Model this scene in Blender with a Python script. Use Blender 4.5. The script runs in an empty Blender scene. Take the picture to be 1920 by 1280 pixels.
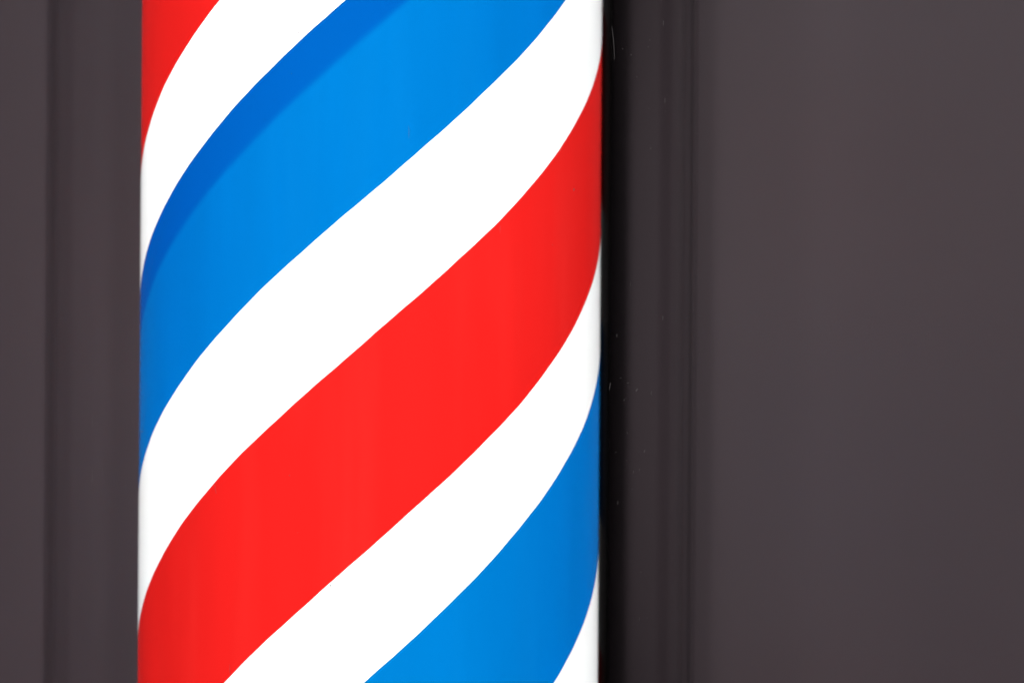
import bpy, math, random
from mathutils import Matrix, Vector

random.seed(7)
sc = bpy.context.scene
C = sc.collection

# ------------------------------------------------------------------ camera
R = 0.075            # striped drum radius
RT = 0.1056          # clear tube outer radius
DIST = 2.0           # camera to pole axis
F_PX = 11498.6       # focal length in pixels of the 1920 px wide photograph
cam = bpy.data.cameras.new('camera')
cam.sensor_width = 36.0
cam.lens = F_PX / 1920 * 36.0
cam.clip_start = 0.05
cam.clip_end = 50
cam.dof.use_dof = True
cam.dof.focus_distance = DIST - R * 0.93
cam.dof.aperture_fstop = 8.0
cam_o = bpy.data.objects.new('camera', cam)
C.objects.link(cam_o)
YAW = -math.atan(266.2 / F_PX)
ROLL = math.atan(8.5 / 1280)
cam_o.matrix_world = (Matrix.Translation((0, -DIST, 0)) @ Matrix.Rotation(YAW, 4, 'Z')
                      @ Matrix.Rotation(math.pi / 2, 4, 'X') @ Matrix.Rotation(ROLL, 4, 'Z'))
sc.camera = cam_o

# ------------------------------------------------------------------ ambient light, lamp, exposure
world = bpy.data.worlds.new('World')
sc.world = world
world.use_nodes = True
bg = world.node_tree.nodes['Background']
bg.inputs['Color'].default_value = (0.90, 0.93, 1.0, 1)
bg.inputs['Strength'].default_value = 0.024

def area_lamp(name, size, size_y, energy, loc, target, spread=180):
    d = bpy.data.lights.new(name, 'AREA')
    d.shape = 'RECTANGLE'
    d.size = size
    d.size_y = size_y
    d.energy = energy
    d.spread = math.radians(spread)
    d.color = (1.0, 0.97, 0.97)
    o = bpy.data.objects.new(name, d)
    C.objects.link(o)
    o.location = loc
    o.rotation_euler = (Vector(target) - Vector(loc)).to_track_quat('-Z', 'Y').to_euler()


area_lamp('wall_key_light', 1.1, 0.8, 90, (-0.52, -2.5, 2.0), (0.0, 0.12, 0))  # added broad light for the wall, stands for no known lamp
area_lamp('wall_falloff_light', 0.22, 0.2, 0.085, (-0.25, -2.3, 1.7), (0.01, 0.1, 0), spread=4.2)  # added narrow beam, makes the wall fade away from the pole

vs = sc.view_settings
vs.view_transform = 'Standard'
vs.look = 'None'
vs.exposure = 0
vs.gamma = 1
vs.use_curve_mapping = False
cy = sc.cycles
cy.use_denoising = True
cy.use_light_tree = False      # half of the light samples go to the lamps, half to the tube in the drum
cy.max_bounces = 6
cy.diffuse_bounces = 3
cy.glossy_bounces = 4
cy.transmission_bounces = 4
cy.transparent_max_bounces = 12
cy.caustics_refractive = True
cy.caustics_reflective = True
cy.blur_glossy = 0.0
cy.sample_clamp_indirect = 6.0

LAMP = 5.15           # radiance of the tube lamp inside the drum


# ------------------------------------------------------------------ materials
def new_mat(name):
    m = bpy.data.materials.new(name)
    m.use_nodes = True
    m.node_tree.nodes.clear()
    return m, m.node_tree.nodes, m.node_tree.links


def principled(name, col, rough=0.5, metal=0.0, spec=0.5, noise=None, bump=None):
    m, n, l = new_mat(name)
    out = n.new('ShaderNodeOutputMaterial')
    p = n.new('ShaderNodeBsdfPrincipled')
    p.inputs['Base Color'].default_value = (*col, 1)
    p.inputs['Roughness'].default_value = rough
    p.inputs['Metallic'].default_value = metal
    p.inputs['Specular IOR Level'].default_value = spec
    l.new(p.outputs[0], out.inputs[0])
    tc = n.new('ShaderNodeTexCoord')
    if noise:
        scale, amt = noise
        t = n.new('ShaderNodeTexNoise')
        t.inputs['Scale'].default_value = scale
        t.inputs['Detail'].default_value = 5
        l.new(tc.outputs['Object'], t.inputs['Vector'])
        mr = n.new('ShaderNodeMapRange')
        mr.inputs['From Min'].default_value = 0.3
        mr.inputs['From Max'].default_value = 0.7
        mr.inputs['To Min'].default_value = 1 - amt
        mr.inputs['To Max'].default_value = 1 + amt
        l.new(t.outputs['Fac'], mr.inputs['Value'])
        mx = n.new('ShaderNodeMix')
        mx.data_type = 'RGBA'
        mx.blend_type = 'MULTIPLY'
        mx.inputs['Factor'].default_value = 1
        mx.inputs[6].default_value = (*col, 1)
        l.new(mr.outputs[0], mx.inputs[7])
        l.new(mx.outputs[2], p.inputs['Base Color'])
    if bump:
        scale, dist = bump
        t = n.new('ShaderNodeTexNoise')
        t.inputs['Scale'].default_value = scale
        t.inputs['Detail'].default_value = 4
        l.new(tc.outputs['Object'], t.inputs['Vector'])
        b = n.new('ShaderNodeBump')
        b.inputs['Distance'].default_value = dist
        b.inputs['Strength'].default_value = 0.6
        l.new(t.outputs['Fac'], b.inputs['Height'])
        l.new(b.outputs[0], p.inputs['Normal'])
    return m


def film(name, trans, refl, thin, col2=None, forward=0.28, wide=(1, 1, 1), ahead=(1, 1, 1)):
    """Backlit vinyl film: lets the lamp through as a coloured diffuse glow.
    A vertex-layer 'edge' (0..1) blends to col2 where a second film lies under it."""
    m, n, l = new_mat(name)
    out = n.new('ShaderNodeOutputMaterial')
    tr = n.new('ShaderNodeBsdfTranslucent')
    df = n.new('ShaderNodeBsdfDiffuse')
    rf = n.new('ShaderNodeBsdfRefraction')
    rf.inputs['Roughness'].default_value = 0.85
    rf.inputs['IOR'].default_value = 3.0
    gl = n.new('ShaderNodeBsdfGlossy')
    gl.inputs['Roughness'].default_value = 0.16
    fr = n.new('ShaderNodeFresnel')
    fr.inputs['IOR'].default_value = 1.09
    # faint mottling and vertical streaks of the film
    tc = n.new('ShaderNodeTexCoord')
    mp = n.new('ShaderNodeMapping')
    mp.inputs['Scale'].default_value = (60, 60, 7)
    l.new(tc.outputs['Object'], mp.inputs['Vector'])
    nz = n.new('ShaderNodeTexNoise')
    nz.inputs['Scale'].default_value = 1.0
    nz.inputs['Detail'].default_value = 4
    l.new(mp.outputs[0], nz.inputs['Vector'])
    mr = n.new('ShaderNodeMapRange')
    mr.inputs['From Min'].default_value = 0.3
    mr.inputs['From Max'].default_value = 0.7
    mr.inputs['To Min'].default_value = 0.955
    mr.inputs['To Max'].default_value = 1.045
    l.new(nz.outputs['Fac'], mr.inputs['Value'])
    mx = n.new('ShaderNodeMix')
    mx.data_type = 'RGBA'
    mx.blend_type = 'MULTIPLY'
    mx.inputs['Factor'].default_value = 1
    mx.inputs[6].default_value = (*trans, 1)
    l.new(mr.outputs[0], mx.inputs[7])
    # thinner streaks, slightly paler when lit from behind
    mp2 = n.new('ShaderNodeMapping')
    mp2.inputs['Scale'].default_value = (90, 90, 8)
    l.new(tc.outputs['Object'], mp2.inputs['Vector'])
    nz2 = n.new('ShaderNodeTexNoise')
    nz2.inputs['Scale'].default_value = 1.0
    nz2.inputs['Detail'].default_value = 3
    l.new(mp2.outputs[0], nz2.inputs['Vector'])
    mr2 = n.new('ShaderNodeMapRange')
    mr2.inputs['From Min'].default_value = 0.5
    mr2.inputs['From Max'].default_value = 1.45
    l.new(nz2.outputs['Fac'], mr2.inputs['Value'])
    mt = n.new('ShaderNodeMix')
    mt.data_type = 'RGBA'
    l.new(mr2.outputs[0], mt.inputs['Factor'])
    l.new(mx.outputs[2], mt.inputs[6])
    mt.inputs[7].default_value = (*thin, 1)
    colour = mt.outputs[2]
    if col2:
        at = n.new('ShaderNodeAttribute')
        at.attribute_name = 'edge'
        m2 = n.new('ShaderNodeMix')
        m2.data_type = 'RGBA'
        l.new(at.outputs['Fac'], m2.inputs['Factor'])
        l.new(colour, m2.inputs[6])
        m2.inputs[7].default_value = (*col2, 1)
        colour = m2.outputs[2]
    for tint, sock in ((wide, tr.inputs['Color']), (ahead, rf.inputs['Color'])):
        tm = n.new('ShaderNodeMix')           # light that crosses the film steeply is dyed more
        tm.data_type = 'RGBA'
        tm.blend_type = 'MULTIPLY'
        tm.inputs['Factor'].default_value = 1
        l.new(colour, tm.inputs[6])
        tm.inputs[7].default_value = (*tint, 1)
        l.new(tm.outputs[2], sock)
    df.inputs['Color'].default_value = (*refl, 1)
    a = n.new('ShaderNodeMixShader')          # through-light: wide + forward lobe
    a.inputs[0].default_value = forward
    l.new(tr.outputs[0], a.inputs[1])
    l.new(rf.outputs[0], a.inputs[2])
    b = n.new('ShaderNodeMixShader')
    b.inputs[0].default_value = 0.62
    l.new(df.outputs[0], b.inputs[1])
    l.new(a.outputs[0], b.inputs[2])
    c = n.new('ShaderNodeMixShader')
    l.new(fr.outputs[0], c.inputs[0])
    l.new(b.outputs[0], c.inputs[1])
    l.new(gl.outputs[0], c.inputs[2])
    l.new(c.outputs[0], out.inputs[0])
    return m


M_WHITE = film('white_diffuser', (0.89, 0.92, 0.91), (0.80, 0.80, 0.78), (0.90, 0.92, 0.90))
M_RED = film('red_film', (0.64, 0.0112, 0.0094), (0.40, 0.012, 0.012), (0.66, 0.026, 0.021), forward=0.30)
M_BLUE = film('blue_film', (0.0, 0.169, 0.475), (0.001, 0.03, 0.24), (0.002, 0.19, 0.51), col2=(0.0, 0.100, 0.385), forward=0.21,
              wide=(1, 0.75, 1.05), ahead=(1, 1.42, 0.88))
M_WALL = principled('dark_brown_paint', (0.0625, 0.0465, 0.0540), rough=0.5, spec=0.5,
                    noise=(9, 0.05), bump=(400, 0.00004))
M_SHIELD = principled('shield_black', (0.003, 0.0026, 0.0026), rough=0.7, spec=0.05, bump=(900, 0.0001))
M_CAP = principled('cap_metal', (0.05, 0.05, 0.052), rough=0.3, metal=1.0, noise=(30, 0.08))
M_DUST = principled('dust', (0.10, 0.092, 0.092), rough=0.9, spec=0.1, noise=(200, 0.3))

m, n, l = new_mat('clear_acrylic')
out = n.new('ShaderNodeOutputMaterial')
# thin-walled acrylic: clear straight through, Fresnel reflection on every surface
tp = n.new('ShaderNodeBsdfTransparent')
tp.inputs['Color'].default_value = (0.985, 0.985, 0.985, 1)
gs = n.new('ShaderNodeBsdfGlossy')
gs.inputs['Roughness'].default_value = 0.03
geo = n.new('ShaderNodeNewGeometry')
ior = n.new('ShaderNodeMix')
ior.inputs[2].default_value = 1.09
ior.inputs[3].default_value = 1 / 1.09
l.new(geo.outputs['Backfacing'], ior.inputs[0])
fr = n.new('ShaderNodeFresnel')
l.new(ior.outputs[0], fr.inputs['IOR'])
mxs = n.new('ShaderNodeMixShader')
l.new(fr.outputs[0], mxs.inputs[0])
l.new(tp.outputs[0], mxs.inputs[1])
l.new(gs.outputs[0], mxs.inputs[2])
l.new(mxs.outputs[0], out.inputs[0])
M_TUBE = m

m, n, l = new_mat('lamp_glow')
out = n.new('ShaderNodeOutputMaterial')
e = n.new('ShaderNodeEmission')
e.inputs['Color'].default_value = (0.985, 1.0, 0.99, 1)
e.inputs['Strength'].default_value = LAMP
l.new(e.outputs[0], out.inputs[0])
M_LAMP = m


# ------------------------------------------------------------------ helpers
def mesh_obj(name, verts, faces, mat, parent=None, smooth=True):
    me = bpy.data.meshes.new(name)
    me.from_pydata(verts, [], faces)
    me.update()
    if smooth:
        for p in me.polygons:
            p.use_smooth = True
    me.materials.append(mat)
    o = bpy.data.objects.new(name, me)
    C.objects.link(o)
    o.parent = parent
    return o


def lathe(profile, seg=128, closed=True):
    """Closed profile of (radius, z) turned round the z axis."""
    v, f = [], []
    k = len(profile)
    for i in range(seg):
        a = 2 * math.pi * i / seg
        for r, z in profile:
            v.append((r * math.cos(a), r * math.sin(a), z))
    for i in range(seg):
        j = (i + 1) % seg
        for q in range(k if closed else k - 1):
            w = (q + 1) % k
            f.append((i * k + q, j * k + q, j * k + w, i * k + w))
    return v, f


# ------------------------------------------------------------------ the wall (seen a little from one side)
PHI = math.radians(20)      # wall direction against the line of sight
WALL_D = 0.118
wall = mesh_obj('wall', [(-1.6, 0, -1.4), (1.6, 0, -1.4), (1.6, 0, 1.4), (-1.6, 0, 1.4),
                         (-1.6, .12, -1.4), (1.6, .12, -1.4), (1.6, .12, 1.4), (-1.6, .12, 1.4)],
                [(0, 1, 2, 3), (5, 4, 7, 6), (4, 0, 3, 7), (1, 5, 6, 2), (3, 2, 6, 7), (4, 5, 1, 0)],
                M_WALL, smooth=False)
nrm = Vector((math.sin(PHI), math.cos(PHI), 0))
wall.location = nrm * WALL_D
wall.rotation_euler = (0, 0, -PHI)
wall['label'] = 'plain dark brown wall behind the red, white and blue striped pole'
wall['category'] = 'wall'

# shallow raised moulding fixed on the wall behind the pole: cove at its left, rounded lip at its right
def wall_u(px):
    """distance along the wall of a vertical line seen at this column of the photograph"""
    k_ = (px - 693.8) / F_PX
    y = (WALL_D / math.cos(PHI) - math.tan(PHI) * k_ * DIST) / (1 + math.tan(PHI) * k_)
    x = k_ * (DIST + y)
    return x * math.cos(PHI) - y * math.sin(PHI)


knots = [(84, 0.0), (118, 0.0036), (150, 0.0043), (190, 0.0045), (1238, 0.0044), (1274, 0.0058),
         (1281, 0.0059), (1296, 0.0036), (1302, 0.0008), (1304, 0.0)]
prof = []
for (p0, h0), (p1, h1) in zip(knots, knots[1:]):
    ns = 1 if p1 - p0 > 200 else 8
    for i in range(ns):
        t = i / ns
        e_ = (1 - math.cos(math.pi * t)) / 2
        prof.append((wall_u(p0 + (p1 - p0) * t), -(h0 + (h1 - h0) * e_) - 0.0002))
prof.append((wall_u(1304), 0.002))
prof.append((wall_u(84), 0.002))
kk = len(prof)
moulding = mesh_obj('moulding', [(u, y, -1.35) for u, y in prof] + [(u, y, 1.35) for u, y in prof],
                    [(i, (i + 1) % kk, kk + (i + 1) % kk, kk + i) for i in range(kk)], M_WALL, wall, smooth=False)

# ------------------------------------------------------------------ barber pole
HALF = 0.50          # half length of the drum
pole = bpy.data.objects.new('barber_pole', None)
C.objects.link(pole)
pole['label'] = 'lit barber pole with slanting red, white and blue stripes in a clear tube'
pole['category'] = 'barber pole'

# stripe edges: height on the drum = c + k * angle (angle 0 faces the camera, positive to the right)
EDGES = [
    (0.3420, 0.0690), (0.2790, 0.0690),       # blue above the frame
    (0.2280, 0.0689), (0.15547, 0.06882),     # red at the top left
    (0.11434, 0.06667), (0.04654, 0.06471),   # wide blue with the overlapped edge
    (0.00094, 0.06510), (-0.06529, 0.06633),  # red across the middle
    (-0.10630, 0.06843), (-0.17130, 0.06878), # blue at the bottom right
    (-0.21300, 0.06880), (-0.27900, 0.06880), # red below the frame
    (-0.3200, 0.0690), (-0.3860, 0.0690),
]
OVERLAP_LOW = (0.09706, 0.06620)
NA = 288


def wob(c, t, amp=0.00012):
    """hand-cut edge: a slight wander of the knife"""
    s = c * 97.0
    return amp * (math.sin(t * 7 + s) + 0.6 * math.sin(t * 19 + 2.3 * s) + 0.35 * math.sin(t * 53 + 3.1 * s))


def ez(e, t):
    return e[0] + e[1] * t + wob(e[0], t)


def strip(name, top, low, mat, radius, rows=1, overlap=None):
    v, f, edge = [], [], []
    for i in range(NA + 1):
        t = -math.pi + 2 * math.pi * i / NA
        zt = HALF if top is None else ez(top, t)
        zl = -HALF if low is None else ez(low, t)
        zs = [zt + (zl - zt) * q / rows for q in range(rows + 1)]
        ed = [0.0] * (rows + 1)
        if overlap:
            zo = ez(overlap, t)
            s = 0.0012
            zs = [zt, zo + s * 1.6, zo + s * 0.6, zo - s * 0.6, zo - s * 1.6, zl]
            ed = [1, 1, .8, .2, 0, 0]
        for z, d in zip(zs, ed):
            z = max(-HALF, min(HALF, z))
            v.append((radius * math.sin(t), -radius * math.cos(t), z))
            edge.append(d)
    k = len(v) // (NA + 1)
    for i in range(NA):
        for q in range(k - 1):
            a, b, c_, d = i * k + q, (i + 1) * k + q, (i + 1) * k + q + 1, i * k + q + 1
            if abs(v[a][2] - v[d][2]) < 1e-7 and abs(v[b][2] - v[c_][2]) < 1e-7:
                continue
            f.append((d, c_, b, a))
    if not f:
        return None
    o = mesh_obj(name, v, f, mat, pole)
    if overlap:
        at = o.data.attributes.new('edge', 'FLOAT', 'POINT')
        at.data.foreach_set('value', edge)
    return o


kinds = ['blue', 'red', 'blue', 'red', 'blue', 'red', 'blue']
prev = None
for i, kind in enumerate(kinds):
    top, low = EDGES[2 * i], EDGES[2 * i + 1]
    strip('white_stripe', prev, top, M_WHITE, R)
    ov = OVERLAP_LOW if i == 2 else None
    o = strip(kind + '_stripe', top, low, M_RED if kind == 'red' else M_BLUE, R, overlap=ov)
    if o and ov:
        o['label'] = 'blue stripe with a darker band along its upper edge where film overlaps'
    prev = low
strip('white_stripe', prev, None, M_WHITE, R)

# tube lamp inside
v, f = lathe([(0.0, -HALF + .02), (0.026, -HALF + .02), (0.028, -HALF + .024), (0.028, HALF - .024),
              (0.026, HALF - .02), (0.0, HALF - .02)], 48, closed=False)
mesh_obj('lamp_tube', v, f, M_LAMP, pole)

# clear tube round it: real wall thickness
TH = 0.0035
v, f = [], []
for ring in ([(RT, -HALF), (RT, HALF)], [(RT - TH, HALF), (RT - TH, -HALF)],
             [(RT, HALF), (RT - TH, HALF)], [(RT - TH, -HALF), (RT, -HALF)]):
    v2, f2 = lathe(ring, 256, closed=False)      # walls and rims keep their own normals
    f += [tuple(q + len(v) for q in g_) for g_ in f2]
    v += v2
tube = mesh_obj('clear_tube', v, f, M_TUBE, pole)

# added black shell behind the drum that keeps its glow off the wall
RI, RO = 0.0757, 0.0788
A0, A1 = math.radians(4), math.radians(122)   # measured from +x towards the wall
prof = []
NS = 72
for i in range(NS + 1):
    a = A0 + (A1 - A0) * i / NS
    prof.append((RO * math.cos(a), RO * math.sin(a)))
rm, rw = (RI + RO) / 2, (RO - RI) / 2
for i in range(1, 12):
    b = math.pi * i / 12
    rr = rm + rw * math.cos(b)
    a = A1 + math.sin(b) * rw / rm
    prof.append((rr * math.cos(a), rr * math.sin(a)))
for i in range(NS + 1):
    a = A1 + (A0 - A1) * i / NS
    prof.append((RI * math.cos(a), RI * math.sin(a)))
for i in range(1, 12):
    b = math.pi * i / 12
    rr = rm - rw * math.cos(b)
    a = A0 - math.sin(b) * rw / rm
    prof.append((rr * math.cos(a), rr * math.sin(a)))
k = len(prof)
v = [(x, y, -HALF) for x, y in prof] + [(x, y, HALF) for x, y in prof]
f = [(i, (i + 1) % k, k + (i + 1) % k, k + i) for i in range(k)]
h = mesh_obj('glow_shield', v, f, M_SHIELD, pole)

# end caps above and below the frame, with an arm to the wall
for s in (-1, 1):
    z0, z1, z2, z3 = HALF, HALF + .004, HALF + .03, HALF + .05
    v, f = lathe([(0, s * z0), (RT + .006, s * z0), (RT + .008, s * z1), (RT + .008, s * z2),
                  (RT - .02, s * z3), (0, s * z3)], 96, closed=False)
    if s > 0:
        f = [tuple(reversed(q)) for q in f]
    cap = mesh_obj('end_cap', v, f, M_CAP, pole, smooth=False)
    x0, x1, zc, w = 0.09, WALL_D - .001, s * (HALF + .016), .03
    pts = [(sx * w, y, zc + sz * .01) for y in (x0, x1) for sz in (-1, 1) for sx in (-1, 1)]
    cphi, sphi = math.cos(PHI), math.sin(PHI)
    pts = [(x * cphi + y * sphi, -x * sphi + y * cphi, z) for x, y, z in pts]
    mesh_obj('wall_bracket', pts, [(0, 1, 3, 2), (5, 4, 6, 7), (0, 4, 5, 1), (2, 3, 7, 6), (0, 2, 6, 4), (1, 5, 7, 3)],
             M_CAP, cap, smooth=False)

# dust flecks, lint and short scratches on the outside of the clear tube
v, f = [], []


def fleck(t, z, length, width, ang, lift=0.00015, bend=0.0):
    """a tiny four-segment sliver lying on the tube"""
    n_ = 4
    base = len(v)
    for i in range(n_ + 1):
        s = i / n_ - .5
        a = ang + bend * s
        du, dz = length * s * math.cos(a), length * s * math.sin(a)
        w = width * (1 - (2 * s) ** 2 * .8) / 2
        for sg in (-1, 0, 1):
            uu = du - sg * w * math.sin(a)
            zz = dz + sg * w * math.cos(a)
            tt = t + uu / RT
            rr = RT + (lift if sg == 0 else 0.00002)
            v.append((rr * math.sin(tt), -rr * math.cos(tt), z + zz))
    for i in range(n_):
        for q in range(2):
            a = base + i * 3 + q
            f.append((a, a + 1, a + 4, a + 3))


PX = 0.000174


def at_px(px, py):
    s = (px - 694 + (py - 640) * 0.0066) * PX
    return math.asin(max(-.99, min(.99, s / RT))), (640 - py) * PX


for px, py, ln, wd, an, bd in [
    (1151, 110, 3, 3, 0, 0), (1167, 120, 3, 2.4, 1, 0), (1203, 90, 3, 2.4, 0, 0), (1200, 103, 4, 2, .3, 0),
    (1134, 100, 60, 1.3, 1.7, .15), (1178, 159, 3, 2.4, 0, 0), (1201, 215, 3, 2.4, 0, 0), (1205, 287, 4, 2.4, 1, 0),
    (1230, 57, 9, 1.5, 1.6, 0), (1233, 198, 10, 1.4, 1.5, 0), (1147, 705, 4, 2, .2, 0), (1161, 714, 6, 2, .2, 0),
    (1178, 727, 7, 2, .9, 0), (1206, 735, 14, 1.8, -1.2, 1.6), (1270, 735, 5, 2, .3, 0), (1154, 745, 4, 2, 1.2, 0),
    (1127, 720, 14, 1.6, 1.3, 0), (1138, 839, 3, 3, 0, 0), (1160, 804, 6, 2.2, -.9, 0), (1182, 839, 3, 2.4, 0, 0),
    (1193, 838, 5, 2.6, .9, 0), (1159, 854, 3, 2.4, 0, 0), (1172, 875, 4, 2.4, 1, 0), (1183, 872, 4, 2.4, 1.2, 0),
    (1169, 906, 3, 2.4, 0, 0), (1142, 930, 6, 1.6, 1.5, 0), (1174, 1005, 3, 2.4, 0, 0), (1186, 1057, 3, 2, 0, 0),
    (1183, 1142, 5, 2.4, 1.5, 0), (1198, 1141, 3, 2.4, 0, 0), (1140, 628, 6, 1.8, 1.5, 0), (1174, 590, 3, 2, 0, 0),
    (1229, 595, 8, 1.5, 1.5, 0), (1194, 571, 3, 2, 0, 0), (1166, 535, 8, 1.4, 1.6, 0), (1230, 545, 3, 2.2, 0, 0),
    (265, 318, 8, 2.4, 1.2, 1), (252, 905, 10, 1.8, .6, .5), (190, 793, 20, 1.6, 1.6, .4), (244, 1055, 7, 2.4, -.8, 1),
    (127, 870, 6, 1.8, .8, .5), (255, 1033, 5, 1.6, 1, 1), (160, 407, 4, 1.6, 0, 0), (190, 890, 26, 1.2, 1.5, .1),
    (567, 95, 5, 3, .4, 0), (325, 31, 3, 2.4, 0, 0), (624, 1075, 6, 3, -.3, 0), (1060, 367, 5, 3, 1.4, 0),
    (763, 270, 22, 0.6, 1.6, .1), (418, 905, 20, 0.6, -1.4, .1), (444, 1230, 24, 0.6, -1.5, .1), (283, 806, 6, 1.8, -.4, 0),
    (271, 850, 4, 2, 0, 0), (926, 440, 14, 0.6, 1.5, 0),
]:
    t, z = at_px(px, py)
    fleck(t, z, ln * PX, wd * PX * .8, an, bend=bd)
for i in range(24):
    t = random.uniform(-1.45, 1.45)
    z = random.uniform(-.16, .16)
    if random.random() < .75:
        s = random.uniform(0.8, 1.9) * PX
        fleck(t, z, s * 1.3, s, random.uniform(0, 3.1))
    else:
        fleck(t, z, random.uniform(4, 14) * PX, .8 * PX, random.gauss(1.57, .35), bend=random.uniform(-1, 1))
du = mesh_obj('dust', v, f, M_DUST, tube)
du['kind'] = 'stuff'
